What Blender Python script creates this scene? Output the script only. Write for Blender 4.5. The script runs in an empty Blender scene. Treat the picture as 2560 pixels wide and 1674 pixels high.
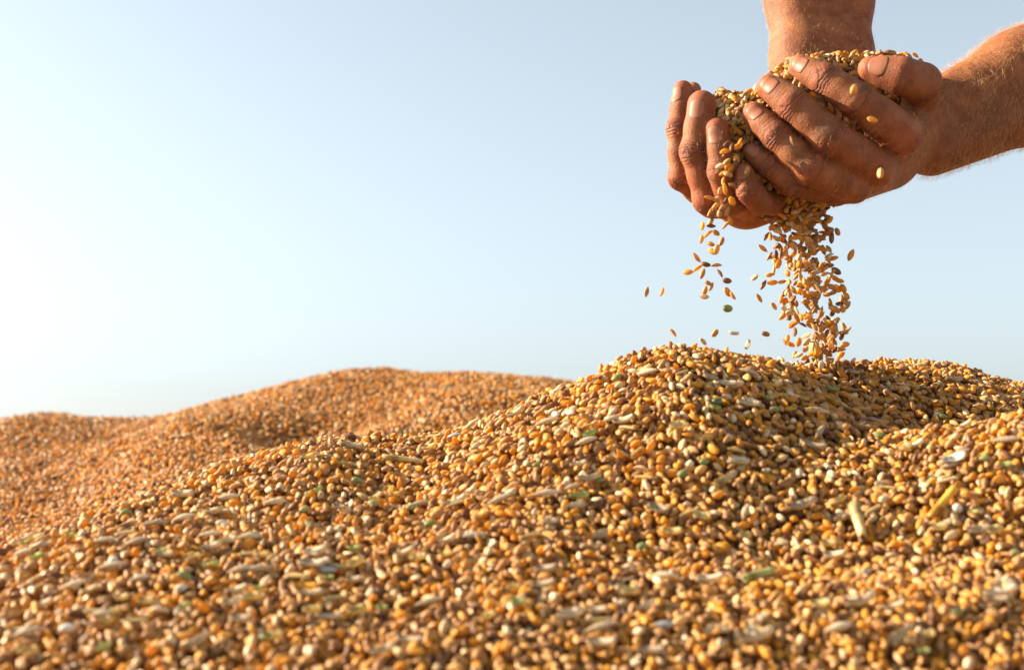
import bpy, math, random
import numpy as np
from mathutils import Vector, Matrix

random.seed(7)
rng = np.random.default_rng(11)
scene = bpy.context.scene
COL = scene.collection

# ------------------------------------------------------------------ camera
CAM_Z = 1.0
F_PX = 3556.0                       # 50 mm lens on a 36 mm sensor, picture 2560 px wide
PITCH = math.atan((1250 - 837) / F_PX)
cam_data = bpy.data.cameras.new("camera")
cam_data.lens = 50.0
cam_data.sensor_width = 36.0
cam_data.clip_start = 0.02
cam_data.clip_end = 20000.0
cam_data.dof.use_dof = True
cam_data.dof.focus_distance = 0.93
cam_data.dof.aperture_fstop = 9.0
cam = bpy.data.objects.new("camera", cam_data)
cam.location = (0, 0, CAM_Z)
cam.rotation_euler = (math.radians(90) + PITCH, 0, 0)
COL.objects.link(cam)
scene.camera = cam

# ------------------------------------------------------------------ sky and sun
SUN_AZ = 79.0        # degrees to the left of the view direction
SUN_EL = 25.0
world = bpy.data.worlds.new("World")
scene.world = world
world.use_nodes = True
wn, wl = world.node_tree.nodes, world.node_tree.links
wn.clear()
sky = wn.new("ShaderNodeTexSky")
sky.sky_type = 'NISHITA'
sky.sun_disc = False
sky.sun_elevation = math.radians(SUN_EL)
sky.sun_rotation = math.radians(-SUN_AZ)
sky.altitude = 0
sky.air_density = 1.0
sky.dust_density = 2.0
sky.ozone_density = 3.0
bg = wn.new("ShaderNodeBackground")
bg.inputs["Strength"].default_value = 0.07
wo = wn.new("ShaderNodeOutputWorld")
thin_haze = wn.new("ShaderNodeHueSaturation")       # a milky summer sky: the whole dome paler
thin_haze.inputs["Saturation"].default_value = 0.46
thin_haze.inputs["Hue"].default_value = 0.478
wl.new(sky.outputs["Color"], thin_haze.inputs["Color"])
wl.new(thin_haze.outputs["Color"], bg.inputs["Color"])
wl.new(bg.outputs["Background"], wo.inputs["Surface"])

sun_data = bpy.data.lights.new("sun", 'SUN')
sun_data.energy = 4.9
sun_data.angle = math.radians(0.6)
sun_data.color = (1.0, 0.84, 0.64)
sun = bpy.data.objects.new("sun", sun_data)
az, el = math.radians(SUN_AZ), math.radians(SUN_EL)
SUN_DIR = Vector((-math.sin(az) * math.cos(el), math.cos(az) * math.cos(el), math.sin(el)))
sun.rotation_euler = SUN_DIR.to_track_quat('Z', 'Y').to_euler()
sun.location = (-3, 1, 4)
COL.objects.link(sun)

vs = scene.view_settings
vs.view_transform = 'Standard'
vs.look = 'None'
vs.exposure = 1.76
vs.gamma = 1.0
vs.use_curve_mapping = False
scene.cycles.max_bounces = 8
scene.cycles.diffuse_bounces = 2
scene.cycles.transmission_bounces = 6
scene.cycles.caustics_reflective = False
scene.cycles.caustics_refractive = False
scene.cycles.use_denoising = True

# ------------------------------------------------------------------ helpers
SP, CP = math.sin(PITCH), math.cos(PITCH)


def P(u, v, d):
    """point d metres in front of the camera seen at photo pixel (u, v)"""
    xc = (u - 1280.0) / F_PX * d
    zc = (837.0 - v) / F_PX * d
    return np.array([xc, d * CP - zc * SP, d * SP + zc * CP + CAM_Z])


def ray(u, v):
    a = P(u, v, 1.0) - np.array([0, 0, CAM_Z])
    return a / a[1]


def tag(o, label=None, cat=None, group=None, kind=None):
    if label: o["label"] = label
    if cat: o["category"] = cat
    if group: o["group"] = group
    if kind: o["kind"] = kind
    return o


def link(name, mesh, parent=None):
    o = bpy.data.objects.new(name, mesh)
    COL.objects.link(o)
    if parent is not None:
        o.parent = parent
    return o


def mesh_from(name, verts, faces, mat=None, smooth=True):
    me = bpy.data.meshes.new(name)
    me.from_pydata([tuple(map(float, v)) for v in verts], [], [tuple(map(int, f)) for f in faces])
    if smooth:
        me.polygons.foreach_set("use_smooth", [True] * len(me.polygons))
    if mat:
        me.materials.append(mat)
    me.update()
    return me


def smooth_curve(xs, ys, sig):
    xd = np.linspace(xs[0], xs[-1], 1200)
    yd = np.interp(xd, xs, ys)
    dx = xd[1] - xd[0]
    n = max(1, int(3 * sig / dx))
    k = np.exp(-0.5 * (np.arange(-n, n + 1) * dx / sig) ** 2)
    k /= k.sum()
    pad = np.concatenate([np.full(n, yd[0]), yd, np.full(n, yd[-1])])
    return xd, np.convolve(pad, k, 'valid')


def hash_noise(x, y, f, seed):
    """smooth value noise on numpy arrays"""
    r = np.random.default_rng(seed).random((64, 64)) * 2 - 1
    X, Y = x * f, y * f
    xi, yi = np.floor(X).astype(int), np.floor(Y).astype(int)
    fx, fy = X - xi, Y - yi
    fx, fy = fx * fx * (3 - 2 * fx), fy * fy * (3 - 2 * fy)
    g = lambda a, b: r[(a) % 64, (b) % 64]
    return ((g(xi, yi) * (1 - fx) + g(xi + 1, yi) * fx) * (1 - fy)
            + (g(xi, yi + 1) * (1 - fx) + g(xi + 1, yi + 1) * fx) * fy)


# ------------------------------------------------------------------ materials
def new_mat(name):
    m = bpy.data.materials.new(name)
    m.use_nodes = True
    m.node_tree.nodes.clear()
    return m, m.node_tree.nodes, m.node_tree.links


def ramp(nodes, stops, interp='LINEAR'):
    r = nodes.new("ShaderNodeValToRGB")
    r.color_ramp.interpolation = interp
    e = r.color_ramp.elements
    while len(e) < len(stops):
        e.new(0.5)
    for el_, (p, c) in zip(e, stops):
        el_.position = p
        el_.color = (*c, 1)
    return r


def seed_material(name, stops, transl=0.22, trans_col=(0.95, 0.42, 0.06), rough=0.42, spec=0.35, freq=420, amber=False):
    m, n, l = new_mat(name)
    oi = n.new("ShaderNodeObjectInfo")
    rp = ramp(n, stops)
    l.new(oi.outputs["Random"], rp.inputs["Fac"])
    tc = n.new("ShaderNodeTexCoord")
    nz = n.new("ShaderNodeTexNoise")
    nz.inputs["Scale"].default_value = freq
    nz.inputs["Detail"].default_value = 3
    l.new(tc.outputs["Object"], nz.inputs["Vector"])
    nr = ramp(n, [(0.3, (0.62, 0.6, 0.58)), (0.7, (1.12, 1.1, 1.08))])
    l.new(nz.outputs["Fac"], nr.inputs["Fac"])
    mx = n.new("ShaderNodeMix"); mx.data_type = 'RGBA'; mx.blend_type = 'MULTIPLY'
    mx.inputs[0].default_value = 1.0
    l.new(rp.outputs["Color"], mx.inputs[6]); l.new(nr.outputs["Color"], mx.inputs[7])
    sx = n.new("ShaderNodeSeparateXYZ"); l.new(tc.outputs["Object"], sx.inputs[0])
    mr = n.new("ShaderNodeMapRange"); mr.inputs[1].default_value = -.0032; mr.inputs[2].default_value = .0032
    l.new(sx.outputs[0], mr.inputs[0])
    er = ramp(n, [(0.0, (0.62, 0.56, 0.5)), (0.2, (0.95, 0.94, 0.92)), (0.8, (1.0, 1.0, 1.0)), (1.0, (1.12, 1.14, 1.2))])
    l.new(mr.outputs[0], er.inputs["Fac"])
    mx0, mx = mx, n.new("ShaderNodeMix"); mx.data_type = 'RGBA'; mx.blend_type = 'MULTIPLY'
    mx.inputs[0].default_value = 1.0
    l.new(mx0.outputs[2], mx.inputs[6]); l.new(er.outputs["Color"], mx.inputs[7])
    b = n.new("ShaderNodeBsdfPrincipled")
    b.inputs["Roughness"].default_value = rough
    b.inputs["Specular IOR Level"].default_value = spec
    l.new(mx.outputs[2], b.inputs["Base Color"])
    bump = n.new("ShaderNodeBump"); bump.inputs["Strength"].default_value = 0.25
    bump.inputs["Distance"].default_value = 0.0004
    l.new(nz.outputs["Fac"], bump.inputs["Height"]); l.new(bump.outputs["Normal"], b.inputs["Normal"])
    out = n.new("ShaderNodeOutputMaterial")
    if transl > 0:
        t = n.new("ShaderNodeBsdfTranslucent")
        mc = n.new("ShaderNodeMix"); mc.data_type = 'RGBA'; mc.inputs[0].default_value = 0.6
        l.new(mx.outputs[2], mc.inputs[6]); mc.inputs[7].default_value = (*trans_col, 1)
        l.new(mc.outputs[2], t.inputs["Color"])
        ms = n.new("ShaderNodeMixShader"); ms.inputs[0].default_value = transl
        if amber:       # glassy amber kernels let more light through than floury ones
            ar = ramp(n, [(0.0, (.08,) * 3), (0.42, (.15,) * 3), (0.68, (.42,) * 3), (0.84, (.42,) * 3), (0.91, (.10,) * 3)])
            l.new(oi.outputs["Random"], ar.inputs["Fac"]); l.new(ar.outputs["Color"], ms.inputs[0])
        l.new(b.outputs[0], ms.inputs[1]); l.new(t.outputs[0], ms.inputs[2])
        l.new(ms.outputs[0], out.inputs["Surface"])
    else:
        l.new(b.outputs[0], out.inputs["Surface"])
    return m


M_WHEAT = seed_material("wheat", [
    (0.0, (0.15, 0.062, 0.022)), (0.16, (0.36, 0.178, 0.065)), (0.34, (0.545, 0.292, 0.108)), (0.52, (0.63, 0.340, 0.100)),
    (0.67, (0.73, 0.360, 0.045)), (0.84, (0.76, 0.390, 0.050)), (0.91, (0.67, 0.45, 0.22)), (1.0, (0.75, 0.58, 0.37))],
    transl=0.26, trans_col=(1.0, 0.52, 0.06), amber=True, rough=0.50, spec=0.27)
M_GREEN = seed_material("green_seed", [(0, (0.17, 0.21, 0.06)), (0.6, (0.27, 0.31, 0.10)), (1, (0.42, 0.40, 0.17))],
                        transl=0.2, trans_col=(0.45, 0.55, 0.12), rough=0.5)
M_PALE = seed_material("pale_husk", [(0, (0.42, 0.33, 0.23)), (0.5, (0.55, 0.44, 0.29)), (1, (0.72, 0.62, 0.45))],
                       transl=0.25, trans_col=(0.9, 0.7, 0.4), rough=0.6, spec=0.2, freq=600)
M_WHITE = seed_material("white_seed", [(0, (0.72, 0.66, 0.55)), (1, (0.8, 0.75, 0.66))], transl=0.12,
                        trans_col=(0.9, 0.8, 0.6))
M_GREY = seed_material("grey_seed", [(0, (0.30, 0.29, 0.26)), (1, (0.42, 0.42, 0.40))], transl=0.05)
M_STRAW = seed_material("straw", [(0, (0.62, 0.45, 0.16)), (1, (0.72, 0.58, 0.28))], transl=0.3,
                        trans_col=(0.95, 0.72, 0.25), rough=0.45, freq=300)
M_STRAW_Y = seed_material("yellow_straw", [(0, (0.74, 0.43, 0.06)), (1, (0.78, 0.47, 0.08))], transl=0.3,
                          trans_col=(1.0, 0.65, 0.1), rough=0.4, freq=300)
M_STRAW_G = seed_material("green_straw", [(0, (0.40, 0.44, 0.14)), (1, (0.5, 0.5, 0.2))], transl=0.3,
                          trans_col=(0.6, 0.7, 0.2), rough=0.45, freq=300)


def heap_material():
    m, n, l = new_mat("wheat_underlayer")
    tc = n.new("ShaderNodeTexCoord")
    vo = n.new("ShaderNodeTexVoronoi"); vo.inputs["Scale"].default_value = 230
    l.new(tc.outputs["Object"], vo.inputs["Vector"])
    rp = ramp(n, [(0, (0.16, 0.075, 0.03)), (0.5, (0.36, 0.19, 0.075)), (0.85, (0.50, 0.25, 0.06)), (1, (0.5, 0.36, 0.19))])
    sep = n.new("ShaderNodeSeparateColor")
    l.new(vo.outputs["Color"], sep.inputs[0]); l.new(sep.outputs[0], rp.inputs["Fac"])
    b = n.new("ShaderNodeBsdfPrincipled"); b.inputs["Roughness"].default_value = 0.55
    l.new(rp.outputs["Color"], b.inputs["Base Color"])
    bump = n.new("ShaderNodeBump"); bump.inputs["Strength"].default_value = 1.0; bump.inputs["Distance"].default_value = 0.003
    bump.invert = True
    l.new(vo.outputs["Distance"], bump.inputs["Height"]); l.new(bump.outputs["Normal"], b.inputs["Normal"])
    out = n.new("ShaderNodeOutputMaterial"); l.new(b.outputs[0], out.inputs["Surface"])
    return m


def ground_material():
    m, n, l = new_mat("concrete_yard")
    tc = n.new("ShaderNodeTexCoord")
    nz = n.new("ShaderNodeTexNoise"); nz.inputs["Scale"].default_value = 3.0; nz.inputs["Detail"].default_value = 8
    l.new(tc.outputs["Object"], nz.inputs["Vector"])
    rp = ramp(n, [(0.3, (0.22, 0.20, 0.17)), (0.7, (0.34, 0.31, 0.26))])
    l.new(nz.outputs["Fac"], rp.inputs["Fac"])
    b = n.new("ShaderNodeBsdfPrincipled"); b.inputs["Roughness"].default_value = 0.9
    l.new(rp.outputs["Color"], b.inputs["Base Color"])
    bump = n.new("ShaderNodeBump"); bump.inputs["Distance"].default_value = 0.01
    l.new(nz.outputs["Fac"], bump.inputs["Height"]); l.new(bump.outputs["Normal"], b.inputs["Normal"])
    out = n.new("ShaderNodeOutputMaterial"); l.new(b.outputs[0], out.inputs["Surface"])
    return m


def skin_material():
    m, n, l = new_mat("sun_tanned_skin")
    tc = n.new("ShaderNodeTexCoord")
    geo = tc.outputs["Object"]

    def attr(name):
        a = n.new("ShaderNodeAttribute"); a.attribute_name = name
        return a.outputs["Fac"]

    def mixc(fac, a, b, blend='MIX'):
        x = n.new("ShaderNodeMix"); x.data_type = 'RGBA'; x.blend_type = blend
        for sock, val in ((x.inputs[0], fac), (x.inputs[6], a), (x.inputs[7], b)):
            if isinstance(val, (int, float)): sock.default_value = val
            elif isinstance(val, tuple): sock.default_value = (*val, 1)
            else: l.new(val, sock)
        return x.outputs[2]

    def math_(op, a, b=None):
        x = n.new("ShaderNodeMath"); x.operation = op
        for sock, val in ((x.inputs[0], a), (x.inputs[1], b)):
            if val is None: continue
            if isinstance(val, (int, float)): sock.default_value = val
            else: l.new(val, sock)
        return x.outputs[0]

    def noise(scale, detail=4, rough=0.55):
        x = n.new("ShaderNodeTexNoise"); x.inputs["Scale"].default_value = scale
        x.inputs["Detail"].default_value = detail; x.inputs["Roughness"].default_value = rough
        l.new(geo, x.inputs["Vector"])
        return x.outputs["Fac"]
    mott = noise(75, 5)
    r1 = ramp(n, [(0.30, (0.150, 0.045, 0.015)), (0.5, (0.225, 0.074, 0.026)), (0.70, (0.300, 0.110, 0.043))])
    l.new(mott, r1.inputs["Fac"])
    red = math_('MULTIPLY', attr("red"), 0.8)
    col = mixc(red, r1.outputs["Color"], (0.33, 0.068, 0.028))
    # ingrained dirt in the knuckle folds and a few dark smudges
    d1 = noise(260, 4)
    dr = ramp(n, [(0.40, (0, 0, 0)), (0.62, (1, 1, 1))]); l.new(d1, dr.inputs["Fac"])
    smudge = math_('MULTIPLY', attr("stain"), dr.outputs["Color"])
    col = mixc(math_('MULTIPLY', smudge, 0.75), col, (0.10, 0.055, 0.038))
    # a dry film of grain dust, in patches
    dn = ramp(n, [(0.48, (0, 0, 0)), (0.72, (1, 1, 1))]); l.new(noise(120, 6, 0.7), dn.inputs["Fac"])
    col = mixc(math_('MULTIPLY', dn.outputs["Color"], 0.22), col, (0.42, 0.25, 0.13))
    # folds across the knuckles: waves along the finger
    ax = attr("axial")
    warp = math_('MULTIPLY', noise(160, 3), 0.0035)
    s = math_('ADD', ax, warp)
    wave1 = math_('SINE', math_('MULTIPLY', s, 2 * math.pi / 0.0019))
    wave1 = math_('MULTIPLY', math_('ADD', wave1, 1.0), 0.5)
    wave1 = math_('POWER', wave1, 2.5)
    fold = math_('MULTIPLY', wave1, attr("crease"))
    col = mixc(math_('MULTIPLY', fold, 0.6), col, (0.09, 0.03, 0.015))
    pore_v = n.new("ShaderNodeTexVoronoi"); pore_v.inputs["Scale"].default_value = 900
    l.new(geo, pore_v.inputs["Vector"])
    fine = noise(700, 4, 0.65)
    h = math_('SUBTRACT', math_('ADD', math_('MULTIPLY', pore_v.outputs["Distance"], 0.16), math_('MULTIPLY', fine, 0.30)),
              math_('MULTIPLY', fold, 0.8))
    h = math_('ADD', h, math_('MULTIPLY', noise(160, 3), 0.35))
    bump = n.new("ShaderNodeBump"); bump.inputs["Strength"].default_value = 0.85; bump.inputs["Distance"].default_value = 0.0011
    l.new(h, bump.inputs["Height"])
    b = n.new("ShaderNodeBsdfPrincipled")
    l.new(col, b.inputs["Base Color"])
    b.inputs["Roughness"].default_value = 0.64
    b.inputs["Specular IOR Level"].default_value = 0.24
    b.inputs["Subsurface Weight"].default_value = 0.35
    b.inputs["Subsurface Radius"].default_value = (1.0, 0.35, 0.18)
    b.inputs["Subsurface Scale"].default_value = 0.0035
    l.new(bump.outputs["Normal"], b.inputs["Normal"])
    out = n.new("ShaderNodeOutputMaterial"); l.new(b.outputs[0], out.inputs["Surface"])
    return m


def nail_material():
    m, n, l = new_mat("fingernail")
    a = n.new("ShaderNodeAttribute"); a.attribute_name = "rim"
    b_ = n.new("ShaderNodeAttribute"); b_.attribute_name = "lunula"
    x = n.new("ShaderNodeMix"); x.data_type = 'RGBA'
    x.inputs[6].default_value = (0.30, 0.112, 0.060, 1); x.inputs[7].default_value = (0.07, 0.03, 0.018, 1)
    l.new(a.outputs["Fac"], x.inputs[0])
    y = n.new("ShaderNodeMix"); y.data_type = 'RGBA'
    l.new(b_.outputs["Fac"], y.inputs[0]); l.new(x.outputs[2], y.inputs[6]); y.inputs[7].default_value = (0.38, 0.185, 0.115, 1)
    b = n.new("ShaderNodeBsdfPrincipled")
    b.inputs["Roughness"].default_value = 0.48
    b.inputs["Specular IOR Level"].default_value = 0.3
    b.inputs["Subsurface Weight"].default_value = 0.2
    b.inputs["Subsurface Radius"].default_value = (1.0, 0.4, 0.25)
    b.inputs["Subsurface Scale"].default_value = 0.002
    l.new(y.outputs[2], b.inputs["Base Color"])
    out = n.new("ShaderNodeOutputMaterial"); l.new(b.outputs[0], out.inputs["Surface"])
    return m


def hair_material():
    m, n, l = new_mat("arm_hair")
    b = n.new("ShaderNodeBsdfPrincipled")
    b.inputs["Base Color"].default_value = (0.85, 0.62, 0.34, 1)
    b.inputs["Roughness"].default_value = 0.35
    t = n.new("ShaderNodeBsdfTranslucent"); t.inputs["Color"].default_value = (0.95, 0.72, 0.4, 1)
    ms = n.new("ShaderNodeMixShader"); ms.inputs[0].default_value = 0.55
    l.new(b.outputs[0], ms.inputs[1]); l.new(t.outputs[0], ms.inputs[2])
    out = n.new("ShaderNodeOutputMaterial"); l.new(ms.outputs[0], out.inputs["Surface"])
    return m


M_HEAP, M_GROUND, M_SKIN, M_NAIL, M_HAIR = heap_material(), ground_material(), skin_material(), nail_material(), hair_material()

# ------------------------------------------------------------------ the ground
S = 6000.0
g = link("ground", mesh_from("ground", [(-S, -S, 0), (S, -S, 0), (S, S, 0), (-S, S, 0)], [(0, 1, 2, 3)], M_GROUND, False))
tag(g, "bare concrete yard under the wheat heaps", "ground", kind="structure")

# ------------------------------------------------------------------ the two heaps as height functions (relative to the camera height)
D2S = 2560 / 2380.0
near_ridge = [(-500, 1560, .62), (-200, 1420, .66), (0, 1302, .72), (200, 1222, .76), (400, 1135, .80), (650, 1064, .84), (830, 1022, .86),
              (960, 1032, .87), (1080, 1012, .87), (1250, 942, .86), (1400, 884, .85), (1500, 826, .845), (1570, 808, .84), (1700, 819, .85),
              (1800, 834, .87), (1900, 855, .90), (2000, 853, .93), (2130, 847, .98), (2220, 863, 1.01), (2380, 907, 1.05),
              (2700, 1010, 1.1), (3000, 1150, 1.1)]
far_ridge = [(-900, 1086, 2.142), (-400, 1016, 2.083), (0, 992, 2.016), (150, 974, 1.999), (390, 976, 1.982), (500, 941, 1.982), (650, 896, 1.974),
             (850, 868, 1.949), (1000, 866, 1.949), (1180, 874, 1.949), (1350, 893, 1.949), (1700, 941, 1.949), (2600, 1066, 1.949)]



def ridge_arrays(pts, sig):
    q = np.array([P(u * D2S, v * D2S, d) for u, v, d in pts])
    xd, yd = smooth_curve(q[:, 0], q[:, 1], sig)
    _, zd = smooth_curve(q[:, 0], q[:, 2] - CAM_Z, sig)
    return xd, yd, zd


NX, NY, NZ = ridge_arrays(near_ridge, 0.010)
FX, FY, FZ = ridge_arrays(far_ridge, 0.05)


def bumpf(x, y, cx, cy, amp, sx, sy, rot=0.0):
    c, s_ = math.cos(rot), math.sin(rot)
    a = (x - cx) * c + (y - cy) * s_
    b = -(x - cx) * s_ + (y - cy) * c
    return amp * np.exp(-0.5 * ((a / sx) ** 2 + (b / sy) ** 2))


def near_h(x, y):
    yr, zr = np.interp(x, NX, NY), np.interp(x, NX, NZ)
    s = yr - y
    yb, zb = 0.55, -0.0695
    m = np.clip((zr - zb) / np.maximum(yr - yb, 0.05), 0.20, 0.70)
    r = 0.035
    rise = np.sqrt(s * s + r * r) - r
    corr = (yr - yb) / np.maximum(np.sqrt((yr - yb) ** 2 + r * r) - r, 0.03)
    front = zr - rise * m * np.clip(corr, 1, 1.35)
    back = zr - rise * 0.46
    z = np.where(s > 0, front, back)
    extra = np.clip(yb - y, 0, None)
    z = z - extra * 0.25
    # undulations of the front slope
    z = z + bumpf(x, y, .315, .74, .043, .062, .062) + bumpf(x, y, .20, .70, .008, .06, .03)
    z = z + bumpf(x, y, .245, .825, -.025, .052, .038)
    z = z + bumpf(x, y, .120, .675, -.026, .070, .048) + bumpf(x, y, .150, .755, -.010, .04, .03)
    z = z + bumpf(x, y, .008, .665, .009, .038, .05) + bumpf(x, y, .19, .60, .010, .04, .03)
    z = z + bumpf(x, y, -.16, .62, .006, .05, .04) + bumpf(x, y, .045, .755, .006, .03, .02)
    z = z + bumpf(x, y, -.075, .835, -.006, .02, .02)
    z = z + 0.0035 * hash_noise(x, y, 18, 3) + 0.0015 * hash_noise(x, y, 45, 4)
    z = z - 0.55 * np.clip(np.abs(x) - 0.62, 0, None)
    return z


def far_h(x, y):
    yr, zr = np.interp(x, FX, FY), np.interp(x, FX, FZ)
    s = yr - y
    r = 0.135
    rise = np.sqrt(s * s + r * r) - r
    z = np.where(s > 0, zr - rise * 0.34, zr - rise * 0.28)
    z = z + bumpf(x, y, -.345, 1.54, .042, .068, .14, 0.35) + bumpf(x, y, -.222, 1.62, -.050, .062, .12, -0.5)
    z = z + bumpf(x, y, -.017, 1.70, .020, .076, .10)
    z = z + 0.009 * hash_noise(x, y, 6, 8) + 0.005 * hash_noise(x, y, 17, 9)
    z = z - 0.45 * np.clip(np.abs(x + 0.2) - 1.7, 0, None)
    return z


def heap_hit(u, v, hf, y0, y1):
    """where the ray through a photo pixel meets a heap"""
    r = ray(u, v)
    ys = np.linspace(y0, y1, 1600)
    f = r[2] * ys - hf(r[0] * ys, ys)
    i = np.argmax(f < 0)
    if not (f < 0).any():
        return None
    y = ys[i]
    return np.array([r[0] * y, y, float(hf(np.array([r[0] * y]), np.array([y]))[0]) + CAM_Z])


def normals(hf, x, y, e=0.003):
    dx = (hf(x + e, y) - hf(x - e, y)) / (2 * e)
    dy = (hf(x, y + e) - hf(x, y - e)) / (2 * e)
    nrm = np.stack([-dx, -dy, np.ones_like(dx)], -1)
    return nrm / np.linalg.norm(nrm, axis=1, keepdims=True), dx, dy


# ------------------------------------------------------------------ seed shapes
def seed_mesh(name, L, W, H, mat, seg=10, rings=8, crease=0.35, blunt=0.72, bend=0.0, tip=1.0, seedn=0):
    """a kernel along x: blunt germ end, tapered brush end, a furrow along its belly"""
    r = random.Random(seedn)
    vs_, fs = [], []
    ts = [-1 + 2 * i / (rings) for i in range(rings + 1)]
    for i, t in enumerate(ts):
        if i in (0, rings):
            vs_.append((t * L / 2, 0, bend * (1 - t * t) * L))
            continue
        prof = (1 - abs(t) ** (2.3 if t < 0 else 2.0 * tip)) ** blunt
        for k in range(seg):
            a = 2 * math.pi * k / seg
            y, z = math.cos(a) * W / 2 * prof, math.sin(a) * H / 2 * prof
            if math.sin(a) < -0.8:
                z *= 1 - crease
            vs_.append((t * L / 2, y, z + bend * (1 - t * t) * L))
    nr = rings - 1
    idx = lambda i, k: 1 + (i - 1) * seg + k % seg
    for k in range(seg):
        fs.append((0, idx(1, k + 1), idx(1, k)))
        fs.append((len(vs_) - 1, idx(nr, k), idx(nr, k + 1)))
    for i in range(1, nr):
        for k in range(seg):
            fs.append((idx(i, k), idx(i, k + 1), idx(i + 1, k + 1), idx(i + 1, k)))
    return mesh_from(name, vs_, fs, mat)


GRAIN = [seed_mesh("wheat_grain", .0064, .0033, .0030, M_WHEAT, seedn=1),
         seed_mesh("wheat_grain", .0060, .0035, .0031, M_WHEAT, crease=.45, blunt=.66, seedn=2),
         seed_mesh("wheat_grain", .0068, .0031, .0028, M_WHEAT, crease=.3, blunt=.8, bend=.03, seedn=3),
         seed_mesh("wheat_grain", .0055, .0034, .0031, M_WHEAT, crease=.4, blunt=.62, tip=1.3, seedn=4),
         seed_mesh("wheat_grain", .0062, .0028, .0024, M_WHEAT, crease=.6, blunt=.85, bend=.04, seedn=5),
         seed_mesh("wheat_grain", .0070, .0025, .0021, M_WHEAT, crease=.6, blunt=.95, bend=.05, seedn=6),
         seed_mesh("wheat_grain", .0040, .0033, .0027, M_WHEAT, crease=.5, blunt=.42, tip=2.2, seedn=7)]
GRAIN_P = [.20, .20, .19, .16, .13, .08, .04]


def frames(nrm, dirs):
    """rotation matrices with local z along nrm and local x near dirs"""
    x = dirs - nrm * (dirs * nrm).sum(1, keepdims=True)
    x /= np.maximum(np.linalg.norm(x, axis=1, keepdims=True), 1e-9)
    y = np.cross(nrm, x)
    return np.stack([x, y, nrm], -1)


def eulers(R):
    ry = np.arcsin(np.clip(-R[:, 2, 0], -1, 1))
    rx = np.arctan2(R[:, 2, 1], R[:, 2, 2])
    rz = np.arctan2(R[:, 1, 0], R[:, 0, 0])
    return np.stack([rx, ry, rz], -1)


def scatter(hf, x, y, lift_lo, lift_hi, tilt, yaw_sd, r):
    n_ = len(x)
    nrm, dx, dy = normals(hf, x, y, 0.006)
    z = hf(x, y) + CAM_Z
    pos = np.stack([x, y, z], -1) + nrm * r.uniform(lift_lo, lift_hi, n_)[:, None]
    down = np.arctan2(-dy, -dx) + r.normal(0, yaw_sd, n_) + np.where(r.random(n_) < .5, 0, math.pi)
    dirs = np.stack([np.cos(down), np.sin(down), np.zeros(n_)], -1)
    nn = nrm + r.normal(0, tilt, (n_, 3))
    nn /= np.linalg.norm(nn, axis=1, keepdims=True)
    dirs[:, 2] += r.normal(0, tilt * 0.8, n_)
    R = frames(nn, dirs)
    # roll about the long axis so that some furrows show
    roll = r.uniform(-math.pi, math.pi, n_)
    c, s_ = np.cos(roll), np.sin(roll)
    Y = R[:, :, 1] * c[:, None] + R[:, :, 2] * s_[:, None]
    Z = -R[:, :, 1] * s_[:, None] + R[:, :, 2] * c[:, None]
    R = np.stack([R[:, :, 0], Y, Z], -1)
    return pos, eulers(R)


def jitter_grid(x0, x1, y0, y1, dens, r):
    c = 1 / math.sqrt(dens)
    gx, gy = np.meshgrid(np.arange(x0, x1, c), np.arange(y0, y1, c))
    gx = gx.ravel() + r.uniform(-.55, .55, gx.size) * c
    gy = gy.ravel() + r.uniform(-.55, .55, gy.size) * c
    return gx, gy


def surface_grid(hf, x0, x1, y0, y1, nx, ny):
    xs, ys = np.linspace(x0, x1, nx), np.linspace(y0, y1, ny)
    gx, gy = np.meshgrid(xs, ys)
    z = np.maximum(hf(gx.ravel(), gy.ravel()) + CAM_Z, -0.02)
    v = np.stack([gx.ravel(), gy.ravel(), z], -1)
    i = np.arange(nx * ny).reshape(ny, nx)
    f = np.stack([i[:-1, :-1], i[:-1, 1:], i[1:, 1:], i[1:, :-1]], -1).reshape(-1, 4)
    return v, f


def grain_tree(protos):
    ng = bpy.data.node_groups.new("grain_cover", 'GeometryNodeTree')
    ng.interface.new_socket("Geometry", in_out='INPUT', socket_type='NodeSocketGeometry')
    ng.interface.new_socket("Geometry", in_out='OUTPUT', socket_type='NodeSocketGeometry')
    n, l = ng.nodes, ng.links
    gi, go = n.new("NodeGroupInput"), n.new("NodeGroupOutput")
    join = n.new("GeometryNodeJoinGeometry")
    for p in reversed(protos):
        oi = n.new("GeometryNodeObjectInfo"); oi.transform_space = 'ORIGINAL'
        oi.inputs["Object"].default_value = p
        oi.inputs["As Instance"].default_value = True
        l.new(oi.outputs["Geometry"], join.inputs[0])

    def named(nm, typ):
        a = n.new("GeometryNodeInputNamedAttribute"); a.data_type = typ
        a.inputs["Name"].default_value = nm
        return a.outputs["Attribute"]
    iop = n.new("GeometryNodeInstanceOnPoints")
    l.new(gi.outputs[0], iop.inputs["Points"])
    l.new(named("is_grain", 'BOOLEAN'), iop.inputs["Selection"])
    l.new(join.outputs[0], iop.inputs["Instance"])
    iop.inputs["Pick Instance"].default_value = True
    l.new(named("shape", 'INT'), iop.inputs["Instance Index"])
    l.new(named("turn", 'FLOAT_VECTOR'), iop.inputs["Rotation"])
    l.new(named("size", 'FLOAT'), iop.inputs["Scale"])
    j2 = n.new("GeometryNodeJoinGeometry")
    l.new(iop.outputs[0], j2.inputs[0]); l.new(gi.outputs[0], j2.inputs[0])
    l.new(j2.outputs[0], go.inputs[0])
    return ng


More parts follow.
